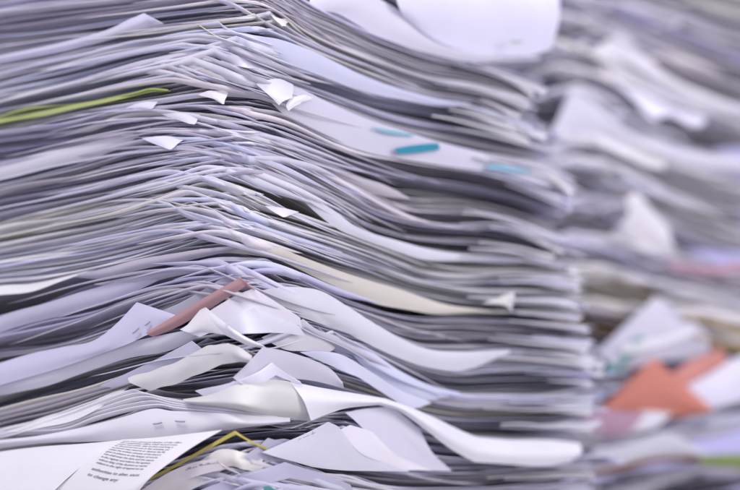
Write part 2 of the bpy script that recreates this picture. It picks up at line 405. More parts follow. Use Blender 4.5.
# ------------------------------------------------------------------ pages that droop, curl or stick out of the near pile
def fp(px, py, off=0.0, pile=MP):
    """photo pixel -> (px, py, depth in mm) on the pile's front faces, off mm outside them"""
    o = off/1000.
    side = 'L' if px < pile.cx0 else 'R'
    u, _ = pile.hit(px, py, side, -o)
    p = pile.C+(u*pile.L-o*pile.R if side == 'L' else u*pile.R-o*pile.L)
    return (px, py, p[1]*1000)

def apron(key, mat, rows, offs=None, name='sheet', wob=.0004, n=(14, 60), label=None, seed=1, th=.00022, pile=MP, taper=False, kink=(), wf=(10, 30)):
    """front margin of a page hanging out of its report; rows = traced lines from top to bottom"""
    RNG.seed(seed)
    offs = offs or [-2.5, 1.0, 2.2][:len(rows)] if len(rows) == 3 else (offs or [-1.5, 2.0])
    m = max(len(r) for r in rows)
    def res(r):
        if len(r) == m: return list(r)
        t = np.linspace(0, 1, len(r)); tt = np.linspace(0, 1, m)
        return list(zip(pchip(t, [q[0] for q in r], tt), pchip(t, [q[1] for q in r], tt)))
    rr = [res(r) for r in rows]; rr0 = rr[0]
    if taper:
        new = [rr0]
        for r in rr[1:]:
            q = list(r)
            if rr0[0][0] > -5: q[0] = (rr0[0][0]*.9+r[0][0]*.1, rr0[0][1]*.9+r[0][1]*.1)
            q[-1] = (rr0[-1][0]*.9+r[-1][0]*.1, rr0[-1][1]*.9+r[-1][1]*.1)
            new.append(q)
        rr = new
        pts = []
        for r, o in zip(rr, offs):
            row = [fp(x, y, o, pile) for x, y in r]
            if rr0[0][0] > -5: row[0] = fp(*r[0], offs[0]-2.0, pile)
            row[-1] = fp(*r[-1], offs[0]-2.0, pile)
            pts.append(row)
    else: pts = [[fp(x, y, o, pile) for x, y in r] for r, o in zip(rr, offs)]
    parent = ROWS[key][0] if key else None
    o, Q = patch(name, pts, mat, n=n, parent=parent, wob=wob, th=th, kink=kink, wf=wf)
    if label: o['label'] = label
    return o, Q
def mid(r1, r2, f=.5, sag=0):
    m = max(len(r1), len(r2)); t = np.linspace(0, 1, m)
    g = lambda r, c: np.interp(t, np.linspace(0, 1, len(r)), [q[c] for q in r])
    return [(x1*(1-f)+x2*f, y1*(1-f)+y2*f+sag) for x1, y1, x2, y2 in zip(g(r1, 0), g(r1, 1), g(r2, 0), g(r2, 1))]
def apron2(key, mat, top, bot, **k):
    k.setdefault('taper', True)
    return apron(key, mat, [top, mid(top, bot), bot], **k)

apron2('b', 'white', [(330,-40),(370,-6),(403,12),(440,35),(480,46),(540,58)], [(286,-8),(310,4),(340,15),(380,37),(440,56),(480,63),(536,80)], seed=2, offs=[1,1.5,-.5])
apron2('t', 'cream', [(200,249),(262,244),(300,255),(340,271),(380,283),(430,300),(480,310),(530,312)], [(205,257),(262,256),(290,264),(330,284),(370,301),(410,311),(450,314),(530,316)], seed=4, offs=[.8,.2,-1.2])
j_ap, j_Q = apron2('j', 'white', [(250,80),(290,86),(310,93),(330,103),(380,123),(440,142),(500,156),(545,165),(574,183)], [(255,98),(285,116),(315,133),(360,150),(400,159),(450,167),(500,174),(545,186),(572,196)], seed=5, offs=[.8,.2,-1])
apron2('p', 'cool', [(285,184),(330,208),(360,229),(400,241),(450,253),(500,257),(560,262)], [(300,208),(330,224),(360,239),(400,252),(430,260),(480,262),(555,266)], seed=6, offs=[.8,.4,-.6])
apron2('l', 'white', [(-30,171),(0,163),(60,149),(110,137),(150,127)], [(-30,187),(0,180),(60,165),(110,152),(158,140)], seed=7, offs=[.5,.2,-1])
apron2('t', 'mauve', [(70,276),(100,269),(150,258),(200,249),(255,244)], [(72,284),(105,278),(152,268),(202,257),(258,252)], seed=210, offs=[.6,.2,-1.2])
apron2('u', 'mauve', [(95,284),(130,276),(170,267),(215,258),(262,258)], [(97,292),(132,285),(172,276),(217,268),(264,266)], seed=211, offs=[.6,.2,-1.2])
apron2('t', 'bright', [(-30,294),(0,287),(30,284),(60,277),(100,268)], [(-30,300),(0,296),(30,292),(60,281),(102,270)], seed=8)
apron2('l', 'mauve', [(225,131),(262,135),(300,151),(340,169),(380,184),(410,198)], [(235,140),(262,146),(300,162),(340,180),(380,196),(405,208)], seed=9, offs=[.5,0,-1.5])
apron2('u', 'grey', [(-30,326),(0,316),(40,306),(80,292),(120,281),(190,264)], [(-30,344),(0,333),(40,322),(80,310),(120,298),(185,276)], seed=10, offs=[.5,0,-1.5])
apron2('y', 'cool', [(-20,387),(0,381),(45,368),(80,355),(130,342),(180,331),(212,328)], [(-20,400),(0,396),(45,386),(80,374),(130,358),(170,350),(200,342)], seed=11, offs=[.5,0,-1.5])
apron2('z', 'white', [(262,337),(285,328),(303,320),(318,331),(340,337)], [(262,345),(285,350),(303,352),(330,352),(352,350)], seed=12, offs=[1,.6,-.6])
apron2('z', 'cool', [(340,338),(370,351),(400,371),(430,385),(460,392)], [(345,352),(365,368),(395,388),(425,400),(455,404)], seed=13, offs=[.6,.2,-1])
apron2('B', 'bright', [(-20,436),(0,431),(60,413),(100,398),(128,388)], [(-20,440),(0,437),(60,424),(100,408),(132,395)], seed=14)

# corner pages fanned along the ridge, each part of its report
def ridge_tips(key, nt, mats, spread, h=(3.0, 7.0), amp=(1.0, 3.6), seed=0, xl=(90, 210), xr=(60, 190), off=(0.4, 2.0), c0=None, pile=MP, D_=None, th=.00025):
    r = np.random.RandomState(seed); T = (D_ or G)[key]
    cx = c0 or [d[4] for d in DOCS if d[1] == key][0]
    txs = cx+np.linspace(spread[0], spread[1], nt)[::-1]+r.uniform(-8, 8, nt)
    for q in range(nt):
        tx = txs[q]; l = r.uniform(*xl); rr_ = r.uniform(*xr); a_ = r.uniform(*amp); hh = r.uniform(*h)
        dy = 7.0*q/max(nt-1, 1)+r.uniform(-1, 1)
        xs = np.array([tx-l, tx-l*.62, tx-l*.3, tx-l*.08, tx, tx+rr_*.08, tx+rr_*.3, tx+rr_*.65, tx+rr_])
        sl = r.uniform(.02, .10)
        rise = a_*np.exp(-np.abs(xs-tx)/r.uniform(10, 30))
        y = curve(T, cx, cx+(xs-tx))*.75+curve(T, cx, xs)*.25
        y = y-y[4]+float(curve(T, cx, np.array([tx]))[0])+dy-rise
        top_ = list(zip(xs, y)); drift = r.uniform(2, 9)
        prof = np.array([.1, .25, .38, .65, .9, 1.05, 1, .7, .1])*hh
        bot_ = [(x+drift*(1 < i < 8), yy+p) for i, (x, yy, p) in enumerate(zip(xs, y, prof))]
        o_ = off[0]+(off[1]-off[0])*q/max(nt-1, 1)
        apron(None if pile is not MP else key, mats[q % len(mats)], [top_, mid(top_, bot_), bot_], offs=[o_+.3, o_, o_-1.4], taper=True, seed=seed*50+q, n=(7, 48), wob=.00025, kink=(4,), pile=pile, th=th) if pile is MP else \
        apron('h'+key, mats[q % len(mats)], [top_, mid(top_, bot_), bot_], offs=[o_+.5, o_, o_-3.0], taper=True, seed=seed*50+q, n=(7, 32), wob=.0006, kink=(4,), pile=pile, th=th)
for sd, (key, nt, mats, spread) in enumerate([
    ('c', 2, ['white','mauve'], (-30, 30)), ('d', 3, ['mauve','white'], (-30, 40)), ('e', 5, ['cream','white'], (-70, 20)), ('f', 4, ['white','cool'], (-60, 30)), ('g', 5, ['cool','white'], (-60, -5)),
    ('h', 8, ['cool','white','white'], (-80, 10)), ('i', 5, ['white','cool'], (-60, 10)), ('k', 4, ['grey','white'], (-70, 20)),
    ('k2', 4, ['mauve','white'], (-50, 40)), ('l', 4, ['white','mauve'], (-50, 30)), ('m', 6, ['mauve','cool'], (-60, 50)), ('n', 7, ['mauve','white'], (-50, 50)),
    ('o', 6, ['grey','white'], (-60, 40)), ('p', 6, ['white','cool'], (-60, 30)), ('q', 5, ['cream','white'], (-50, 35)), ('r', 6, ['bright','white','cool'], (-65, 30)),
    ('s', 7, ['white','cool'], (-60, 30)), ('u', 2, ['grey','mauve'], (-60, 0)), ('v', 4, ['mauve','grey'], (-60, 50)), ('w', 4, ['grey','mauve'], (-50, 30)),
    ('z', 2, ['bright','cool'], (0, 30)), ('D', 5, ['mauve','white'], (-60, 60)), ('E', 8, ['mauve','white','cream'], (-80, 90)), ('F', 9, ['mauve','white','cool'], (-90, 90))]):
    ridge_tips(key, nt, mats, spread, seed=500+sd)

apron2('g', 'cool', [(242,36),(275,38),(310,51),(340,65),(380,83),(430,97),(470,104)], [(268,56),(292,69),(330,80),(380,96),(420,103),(450,106),(475,108)], seed=3, offs=[3,2.6,1])

# single pages whose corners step out of the ridge
def step(key, tx, ty, mat, o, l=80, r=75, sl=.25, sr=.5, d=11, seed=0):
    T = G[key]; cx = [d_[4] for d_ in DOCS if d_[1] == key][0]
    xs = np.array([tx-l, tx-l*.6, tx-l*.25, tx, tx+r*.2, tx+r*.55, tx+r])
    y = curve(T, cx, cx+(xs-tx)); y = y-y[3]+ty+np.minimum(np.abs(xs-tx), 30)*.07-1.5*np.exp(-np.abs(xs-tx)/14)+1.5
    top_ = list(zip(xs, y)); bot_ = [(x+o1, yy+d*p) for x, yy, p, o1 in zip(xs, y, [.1, .35, .6, 1, 1.15, 1, .2], [0, 0, 1, 2, 3, 3, 0])]
    apron(key, mat, [top_, mid(top_, bot_), bot_], offs=[o, o-.3, o-2.2], taper=True, seed=seed, n=(7, 48), wob=.0002, kink=(3,))
sq = 0
for key, L0 in dict(
    h=[(236,36,.5),(226,43,.54),(214,48,.56),(203,55,.58),(222,61,.6),(192,56,.5),(180,60,.6),(166,59,.45),(153,59,.4)],
    
    l=[(225,129,.45),(200,137,.4),(190,146,.4)], m=[(262,134,.5),(243,146,.5)], n=[(282,156,.55),(247,155,.5)], o=[(270,171,.6),(250,168,.55)],
    p=[(222,166,.5),(236,172,.5),(212,176,.35)], r=[(168,202,.35),(230,201,.45),(243,206,.5),(214,210,.4)], s=[(255,222,.5),(224,226,.42),(238,232,.45)],
    u=[(218,259,.3),(238,264,.4)], v=[(265,261,.5),(283,268,.5)], w=[(222,286,.5)], z=[(303,321,.45)],
    E=[(250,459,.4),(285,467,.4),(215,471,.4)], F=[(236,477,.4),(270,481,.4),(304,485,.4)]).items():
    for (tx, ty, sr) in L0:
        sq += 1; rr2 = np.random.RandomState(900+sq)
        step(key, tx, ty, ['white','cool','mauve','white','grey'][sq % 5] if key not in 'prs' else ['bright','white','cool'][sq % 3], 1.6+.012*(ty % 60)+rr2.uniform(0, .8), l=rr2.uniform(60, 120), r=rr2.uniform(50, 100), sl=rr2.uniform(.245, .275), sr=sr, d=rr2.uniform(5.5, 10), seed=900+sq)

# ragged far corners of single pages at the blurred right end
def end_tip(key, dy, x1, ln, d, mat, seed):
    r = np.random.RandomState(seed); cx = [d_[4] for d_ in DOCS if d_[1] == key][0]
    xs = np.array([x1-ln, x1-ln*.6, x1-ln*.25, x1-ln*.08, x1]); y = curve(G[key], cx, xs)+dy
    y[-1] += r.uniform(0, 3)
    bot_ = list(zip(xs-np.array([0, 0, 1, 2, r.uniform(1, 8)]), y+np.array([.1, .45, .8, 1, .9])*d))
    top_ = list(zip(xs, y))
    apron(key, mat, [top_, mid(top_, bot_), bot_], offs=[-1, r.uniform(.5, 2.5), .5], seed=seed, n=(6, 24), wob=.0004)
es = 0
for key, x1 in dict(c=545, d=538, e=520, g=530, h=545, i=548, j=574, k=572, l=570, m=566, n=566, o=570, p=574, q=578, r=584, s=588, t=588, u=590, v=592, w=596, x=602, y=606, z=608, A=605, B=600, C=597, D=596, E=596).items():
    for q in range(3):
        es += 1; rr2 = np.random.RandomState(1300+es)
        end_tip(key, rr2.uniform(0, 9), x1+rr2.uniform(-16, 6), rr2.uniform(30, 110), rr2.uniform(3, 7.5), ['bright','white','cool','bright','mauve'][es % 5], 1300+es)

RG = {}
def loose(key, label, mat, rows, cat='paper sheet', name='loose_sheet', **k):
    o, Q = apron(None, mat, rows, name=name, **k)
    tag(o, label, cat); RG[key] = (o, Q); return o, Q
def root_of(label, cat, name, loc):
    r = empty(name, loc); tag(r, label, cat); return r

# pointed page high up left of the ridge
loose('tip', 'pale loose sheet with a pointed raised corner near the upper left', 'white',
      [[(-20,60),(0,56),(40,47),(80,38),(110,29),(128,20),(144,13),(160,22)], [(-20,63),(0,60),(40,51.5),(80,43),(110,35),(130,27),(147,20),(162,23)], [(-20,66),(0,63),(40,55),(80,47),(110,40),(132,33),(150,26),(164,24)]], seed=20, offs=[2,1.4,-.6])
# lime green cardboard sheet
gr = root_of('lime green sheet poking out of the upper left of the near pile', 'coloured sheet', 'green_sheet', at(165, 91, .02))
gt = [(-30,127),(0,119),(40,111),(80,104),(130,95),(150,90),(168,91)]; gb = [(-30,131),(0,124),(40,116),(80,108.5),(130,98),(152,93),(170,91.5)]
o, Q = patch('sheet', [[fp(x, y, .9) for x, y in gt], [fp(x, y-.6, 1.0) for x, y in gb]], 'green', n=(4, 60), parent=gr, wob=.0003)
o, Q = patch('sheet', [[fp(x, y-1.2, .8) for x, y in gt], [fp(x, y-1.4, -2) for x, y in gt], [fp(x, y+6, -22) for x, y in gt]], 'green', n=(20, 60), parent=gr, wob=.0006)
# pink sheet
loose('pink', 'dusty pink sheet sticking out diagonally left of the centre ridge', 'pink',
      [[(146,333),(170,319),(205,298),(240,278),(246,282)], [(148,335),(173,323),(208,302),(243,282),(250,286)], [(153,337),(178,327),(213,307),(246,286),(256,290)]], seed=21, offs=[4.6,4.4,2.6])
# pages around the pink sheet
loose('g1', 'grey sheet with a square corner just left of the pink sheet', 'grey', [[(120,335),(150,318),(190,297),(226,276),(240,277)], [(138,338),(165,322),(200,302),(232,283),(243,281)]], seed=22, offs=[1.6,.4])
loose('g2', 'pale sheet with a square corner directly right of the pink sheet', 'white', [[(180,330),(205,313),(236,296),(254,289),(275,302),(300,318)], [(200,336),(225,326),(250,322),(270,322),(285,326),(302,330)]], seed=23, offs=[3.2,1.8])
loose('g3', 'small white sheet with a blunt corner below the pink sheet', 'cool', [[(225,325),(240,312),(254,305),(275,316),(300,327)], [(230,334),(250,332),(270,332),(285,333),(305,335)]], seed=24, offs=[4,2.6])
loose('round', 'large pale sheet with a rounded upper edge right of the pink sheet', 'cool',
      [[(256,291),(275,287),(293,286),(320,291),(350,309),(380,327),(420,346),(460,352),(510,351)], [(280,302),(300,304),(320,310),(350,323),(380,336),(420,354),(460,359),(510,358)], [(302,319),(315,322),(335,328),(355,338),(385,352),(420,365),(460,370),(510,370)]], seed=25, offs=[2.4,2,-.2], wob=.0006, taper=True)
# stapled page left
st = root_of('stapled page toned grey for shade, with a pointed corner, lying below left of the pink sheet', 'page', 'stapled_page', at(137, 302, .03))
rows = [[(-20,372),(0,364),(30,354),(60,347),(92,341),(115,325),(137,302),(158,309),(178,316)], [(-20,380),(0,374),(30,366),(60,358),(98,349),(120,334),(140,318),(158,318),(180,320)], [(-20,392),(0,386),(35,375),(70,364),(105,352),(128,344),(145,336),(160,331),(182,324)]]
o, SQ = apron(None, 'grey', rows, name='sheet', seed=26, offs=[2.5,2.5,1.5]);  # page faces the camera; its grey colour stands in for underside shade
def reparent(o, r):
    o.location = Vector(o.location)-Vector(r.location); o.parent = r
reparent(o, st)
def staple(x1, y1, x2, y2, off, r, name='staple', mat='steel'):
    pts = []
    for t in np.linspace(0, 1, 7):
        x = x1+(x2-x1)*t; y = y1+(y2-y1)*t + .35*math.sin(math.pi*t)
        pts.append((x, y))
    o, Q = patch(name, [[fp(x, y-.3, off) for x, y in pts], [fp(x, y, off+.35) for x, y in pts], [fp(x, y+.3, off) for x, y in pts]], mat, n=(5, 14), parent=r, th=.0003)
staple(132.5,333.5,139,328,3.4,st); staple(145,325.5,150,321.5,3.4,st)
rB = ROWS['B'][0]
# bulging report: visible stapled lowest page
apron('B', 'bright', [[(-20,442),(0,440),(40,436),(80,428),(120,418),(152,409),(172,411),(200,412),(240,415),(290,420)], [(-20,446),(0,443),(40,440),(80,435),(120,428),(160,424),(180,424),(210,424),(245,423),(290,421)], [(-20,452),(0,448),(50,443),(80,442),(110,441),(150,439),(180,437),(205,433),(255,426),(290,422)]], seed=27, offs=[2.4,2.6,.8], wob=.0003)
for q in range(5):
    f = q/5
    apron('B', ['bright','white'][q % 2], [[(-20+q,439-q*.2),(0+q,436-q),(60,416+f*16),(100,401+f*17),(132+q*5,389+f*19),(165+q*3,397+f*13),(200,403+f*9),(240,410+f*5),(290,418+f*2)], [(-20+q,443-q*.2),(0+q,440-q),(60,420+f*16),(100,406+f*16),(134+q*5,393+f*18),(165+q*3,401+f*12),(200,407+f*8),(240,413+f*5),(290,420+f*2)]], seed=40+q, offs=[1.9+.1*q, .2], wob=.0002, n=(6, 60))
staple(153,424,162,422.5,3.4,rB); staple(175,421,185,421.5,3.4,rB)

# white pointed page (205,306)
loose('peak', 'white sheet whose upright pointed corner stands above the pale blue report', 'bright', [[(183,331),(194,318),(204,306),(222,321),(243,336),(264,346)], [(190,333),(200,326),(212,320),(228,330),(246,340),(265,347)], [(198,333),(210,333),(225,335),(238,341),(250,346),(266,348)]], seed=28, offs=[3.2,3,1.5])
loose('peak2', 'grey sheet corner tucked behind the wrinkled cream corner at lower left', 'grey', [[(100,386),(130,372),(160,358),(192,341),(204,351)], [(112,388),(140,380),(165,368),(190,360),(206,356)]], seed=29, offs=[1.5,.3])
# wrinkled cream corner
loose('crumple', 'wrinkled cream sheet with a torn wavy edge left of the centre peak', 'cream', [[(128,378),(165,366),(185,358),(205,347),(216,346),(228,343),(238,347),(252,356)], [(132,384),(168,374),(188,366),(208,357),(218,353),(230,352),(240,356),(252,362)], [(150,390),(175,384),(195,376),(212,370),(224,364),(236,362),(244,362),(253,366)]], seed=30, offs=[2.8,2.9,1.6], wob=.0005, wf=(35, 90))
loose('tri', 'broad grey triangular sheet peaking right of the wrinkled cream corner', 'grey', [[(233,377),(250,360),(263,346),(285,350),(310,358),(330,368),(342,381)], [(240,382),(255,372),(268,362),(290,362),(312,368),(330,375),(343,384)], [(250,388),(262,383),(276,380),(295,378),(313,380),(330,384),(344,388)]], seed=31, offs=[3.4,3.2,1.5])
loose('fan', 'narrow white sheets fanned under the broad grey triangular sheet', 'white', [[(195,392),(225,384),(255,374),(272,362),(285,372),(300,381)], [(205,398),(232,391),(260,383),(276,374),(290,380),(302,384)]], seed=32, offs=[4.4,3])
loose('crum2', 'small torn cream scrap with a ragged peak beside the curled white sheet', 'cream', [[(208,393),(222,388),(234,381),(240,384),(248,388)], [(206,398),(224,394),(236,389),(244,390),(252,392)]], seed=33, offs=[3,3.4], wob=.0004, wf=(50, 100))
loose('cool4', 'smooth pale blue sheet sloping down right of the grey triangular sheet', 'cool', [[(300,352),(325,352),(345,356),(375,374),(400,390),(430,402)], [(325,366),(345,372),(360,378),(385,394),(410,408),(440,416)]], seed=34, offs=[1.8,.4], taper=True)

# curled white sheet across the lower right
cu = root_of('curled white sheet rolled over, its bright underside crossing the lower pile', 'paper sheet', 'curled_sheet', at(300, 400, .03))
top = [(183,399),(212,394),(235,386),(262,381),(284,381),(292,383)]
o, Q = apron(None, 'cream', [top, [(184,400),(212,400),(240,396),(268,392),(292,394),(303,398)], [(186,401),(215,404),(245,406),(275,408),(298,409),(308,410)], [(190,402),(220,407),(252,413),(280,417),(300,420),(311,421)]], name='sheet', seed=35, offs=[3,5.5,5,1.5], wob=.0003, n=(40, 50)); reparent(o, cu)
wt = [(290,382),(320,388),(350,393),(385,399),(410,408),(435,419),(460,431),(478,438),(510,440),(545,440),(579,443)]
wb = [(311,421),(328,414),(348,408),(378,405),(398,411),(425,430),(450,449),(474,462),(505,464),(542,466),(570,462)]
wm = [(303,400),(325,401),(350,401),(382,402),(405,410),(430,425),(455,440),(477,450),(508,453),(545,454),(581,452)]
o, Q = apron(None, 'bright', [wt, wm, wb], name='folded_flap', seed=36, offs=[2.5,6.5,5], wob=.0005, kink=(3,5,7), n=(24, 90)); reparent(o, cu)

# pages fanned below the curled sheet
loose('f3', 'grey sheet with a long curved edge hanging under the curled white sheet', 'white', [[(345,412),(365,408),(388,406),(398,412),(420,430)], [(360,425),(378,425),(398,428),(412,440),(432,452)], [(400,466),(415,468),(428,470),(440,471),(452,471)]], seed=37, offs=[1.5,1.8,.5])
loose('f2', 'pale sheet with its corner up, second under the curled white sheet', 'white', [[(325,440),(338,430),(350,424),(362,428),(372,432)], [(345,455),(358,448),(372,446),(386,450),(396,455)], [(385,470),(395,470),(408,471),(420,471),(432,471)]], seed=38, offs=[3.2,3.4,2.2])
loose('f1', 'broad pale sheet lying lowest in the fan under the curled white sheet', 'cool', [[(262,452),(300,436),(328,421),(338,426),(346,436)], [(280,458),(312,450),(342,444),(355,449),(364,456)], [(312,466),(345,470),(375,472),(395,472),(410,472)]], seed=39, offs=[4.6,4.6,3.4])
loose('f0', 'mauve page with a crisp corner right of the yellow sheet', 'mauve', [[(245,455),(258,446),(268,437),(300,447),(340,458)], [(252,462),(268,458),(285,455),(310,463),(350,470)]], seed=41, offs=[3.4,2])

# yellow folded folder
loose('yellow', 'mustard yellow sheet folded to a peak at the bottom of the near pile', 'yellow', [[(150,478),(180,462),(205,448),(235,431),(252,441),(277,452)], [(150,480.5),(180,465),(206,451),(236,434.5),(254,444),(278,454.5)]], seed=42, offs=[3.4,3.8], wob=.0002, cat='coloured sheet')
loose('y2', 'crumpled white sheet with a torn corner under the yellow sheet', 'cream', [[(150,486),(180,470),(208,455),(226,450),(240,450),(262,458)], [(160,494),(188,478),(212,465),(228,459),(242,460),(262,466)], [(165,500),(195,486),(218,474),(232,466),(244,468),(262,474)]], seed=43, offs=[3.2,3.3,2], wob=.0006, wf=(40, 90))
loose('y3', 'white page with a dark smudged stamp, below the yellow sheet', 'white', [[(138,492),(165,474),(190,464),(216,460),(222,466)], [(145,500),(175,484),(200,476),(226,470),(240,474)]], seed=44, offs=[4.6,3.4])
loose('y4', 'mauve page peaking at the bottom edge under the torn white sheet', 'mauve', [[(180,500),(215,485),(250,474),(285,462),(320,474),(350,484)], [(190,508),(225,496),(258,486),(290,478),(325,486),(355,492)]], seed=45, offs=[3.4,2])
loose('tealbit', 'small teal scrap at the bottom edge below the yellow sheet', 'teal', [[(264,486),(269,485),(276,489),(282,494)], [(264,493),(269,493),(276,496),(282,498)]], seed=47, offs=[8,7.5], name='paper_scrap', cat='scrap')

# ---- printed page and blank page at the lower left
bp = loose('blank', 'blank white page with a shaded top filling the bottom left corner', 'bright', [[(-30,458),(0,452),(40,447),(80,444),(122,440)], [(-30,475),(0,471),(35,466),(65,461),(100,452)], [(-30,500),(0,498),(25,495),(50,490),(72,474)], [(-30,520),(0,520),(20,516),(36,508),(52,493)]], seed=48, offs=[2,7,10,11], wob=.0002, cat='page', name='blank_page')
pr = root_of('printed page with small black text lines, curling out at the bottom left', 'page', 'printed_page', at(130, 460, .02))
prow = [[(122,440),(150,438),(180,435),(205,432),(222,430)], [(98,452),(126,453),(155,452),(180,449),(200,442)], [(76,472),(105,476),(135,474),(155,469),(176,458)], [(52,494),(80,500),(108,500),(128,492),(150,478)], [(36,512),(62,520),(90,522),(112,514),(135,496)]]
o, PQ = apron(None, 'bright', prow, name='sheet', seed=49, offs=[3,7.5,9.5,10,9], wob=.0001, n=(60, 60)); reparent(o, pr)

def on_patch(Q, u, v, lift):
    ni, nj, _ = Q.shape
    fu = np.clip(u, 0, .9999)*(ni-1); fv = np.clip(v, 0, .9999)*(nj-1)
    i = fu.astype(int); j = fv.astype(int); a = (fu-i)[:, None]; b = (fv-j)[:, None]
    P = Q[i, j]*(1-a)*(1-b)+Q[i+1, j]*a*(1-b)+Q[i, j+1]*(1-a)*b+Q[i+1, j+1]*a*b
    nrm = np.cross(Q[i+1, j]-Q[i, j], Q[i, j+1]-Q[i, j]); nrm /= np.linalg.norm(nrm, axis=1)[:, None]+1e-12
    view = CAM-P; s = np.sign((nrm*view).sum(1))[:, None]
    return P+nrm*s*lift
def text_on(Q, lines, parent, name='printed_line', mat='ink', lift=.00018, slope=0.0):
    for (txt, u, v0, v1, h) in lines:
        cu_ = bpy.data.curves.new('t', 'FONT'); cu_.body = txt; cu_.size = 1; cu_.resolution_u = 2; cu_.offset = .012
        to = bpy.data.objects.new('t', cu_); C.objects.link(to); bpy.context.view_layer.update()
        me = bpy.data.meshes.new_from_object(to.evaluated_get(bpy.context.evaluated_depsgraph_get()))
        bpy.data.objects.remove(to)
        co = np.zeros(len(me.vertices)*3); me.vertices.foreach_get('co', co); co = co.reshape(-1, 3)
        wd = co[:, 0].max(); 
        vv = v0+co[:, 0]/wd*(v1-v0); uu = u-(co[:, 1])*h+slope*(vv-v0)
        P = on_patch(Q, uu, vv, lift)-PO[parent.name]
        me.vertices.foreach_set('co', P.astype(np.float32).ravel()); me.materials.clear(); me.materials.append(M[mat]); me.update()
        link(name, me, parent)
words = ['part two, general duties of the office','the competent office shall record every', 'notice sent under this section and keep it', 'for the period set out in the schedule, and', 'no person may remove or destroy the file', 'unless the written consent of the board is', 'given in advance to the keeper of records', 'who shall enter the date and the reasons', 'in the register and inform the applicant', 'without delay of the decision so reached', 'subject to the right of appeal set out']
L_ = []
for q, wd in enumerate(words):
    L_.append((wd, .05+q*.0335, .05+.004*q, .66-.011*q, .027))
L_.append(('authorities to alter, source', .455, .10, .58, .042)); L_.append(('to change any', .515, .11, .40, .042))
text_on(PQ, L_, pr, slope=.17)

def tiny(key, lines):
    o, Q = RG[key]; PO[o.name] = np.array(o.location); text_on(Q, lines, o)
tiny('f1', [('-- ---- -/-', .10, .22, .36, .10)])
tiny('y3', [('-=-- =-=--- =--', .42, .42, .86, .34)])
# ---- turned down corners
apron2('j', 'white', [(90,111),(130,102),(165,97),(198,93),(229,91),(262,93),(310,106)], [(92,115),(132,107),(167,102),(200,98),(230,97),(264,100),(312,112)], seed=201, offs=[.8,.3,-1])
apron2('k', 'cream', [(60,133),(90,125),(125,114),(160,112),(200,114),(235,118),(270,126)], [(62,137),(92,130),(127,119),(162,117),(202,119),(236,123),(272,131)], seed=202, offs=[.8,.3,-1])
apron2('l', 'grey', [(60,160),(100,149),(142,138.5),(186,137.5),(230,142),(262,150)], [(62,164),(102,153),(144,143),(188,141.5),(231,147),(263,154)], seed=204, offs=[.8,.3,-1])
apron2('q', 'bright', [(150,196),(200,192),(235,197),(268,207),(300,213),(350,232)], [(150,200),(202,196),(237,202),(270,212),(302,219),(352,238)], seed=203, offs=[.8,.3,-1])

def ear(key, mat, pts, offs, seed, name='folded_corner', n=(12, 12)):
    RNG.seed(seed)
    g = [[fp(x, y, o) for (x, y), o in zip(r, of)] for r, of in zip(pts, offs)]
    patch(name, g, mat, n=n, parent=ROWS[key][0], th=.0002)
ear('j', 'bright', [[(256,84),(268,80),(280,79),(293,85)], [(264,91),(274,90),(284,90),(293,91)], [(272,98),(277,97),(284,97),(292,96)], [(279,105.5),(281,103),(286,100),(292,98)]], [[1,2,2,1.5], [2.5,3.5,3.5,2.5], [3.5,4.5,4.5,3.5], [4.5,5,5,4]], 60)
ear('j', 'bright', [[(291,98),(298,96),(306,95),(313,98)], [(288,102),(294,101),(302,99),(309,100)], [(286,106),(291,105),(297,102),(302,102)], [(288.5,111),(291,109),(295,106),(300,104)]], [[3,3,3,2], [4,4.5,4,3], [4.5,5,4.5,4], [5,5,5,4.5]], 61)
ear('k', 'white', [[(198,95),(208,91),(218,91),(229,91)], [(206,97),(214,96),(221,96),(227,96)], [(214,99),(219,100),(222,101),(225,100)], [(222,104),(222.5,104),(223,104),(224,104)]], [[1,2,2,1], [2,3,3,2], [3,4,4,3], [4,4,4,4]], 62)
ear('k', 'white', [[(126,108),(136,104),(146,102),(158,102)], [(134,109),(140,107),(148,106),(156,104)], [(148,109.5),(149,109),(151,109),(153,108)]], [[1,2,2,1], [2,3,3,2], [3,3,3,3]], 63)
ear('k2', 'white', [[(160,114),(174,112.5),(188,113),(200,115)], [(172,118),(180,117),(190,118),(198,118.5)], [(190,124),(192,124),(194,124.5),(196,123)]], [[1,2,2,1], [2,3,3,2], [4,4,4,4]], 64)
ear('l', 'white', [[(142,138.5),(156,136.5),(170,136.5),(186,139)], [(152,143),(160,142),(168,142),(180,142)], [(169,149.5),(170,149.5),(171,149.5),(173,148)]], [[1,2,2,1], [2,3,3,2], [4,4,4,4]], 65)
ear('r', 'white', [[(265,206),(276,207),(287,209),(299,212)], [(272,211),(280,212),(287,213),(293,214)], [(283,217),(284,217),(285,217),(286,216.5)]], [[1,2,2,1], [2,3,3,2], [4,4,4,4]], 66)
ear('s', 'cream', [[(482,303),(493,299),(505,295),(514,292)], [(485,303.5),(496,302),(507,300),(514,300)], [(503,305),(506,306),(509,308),(511,311)]], [[1,2,4,3], [2,4,6,5], [4,6,6,5]], 67)
ear('e', 'bright', [[(270,14),(275,17),(281,19),(288,22)], [(274,19),(277,21),(281,22),(286,24)], [(282,26),(283,26),(284,26),(286,26)]], [[1,2,2,1], [2,3,3,2], [4,4,4,4]], 68)
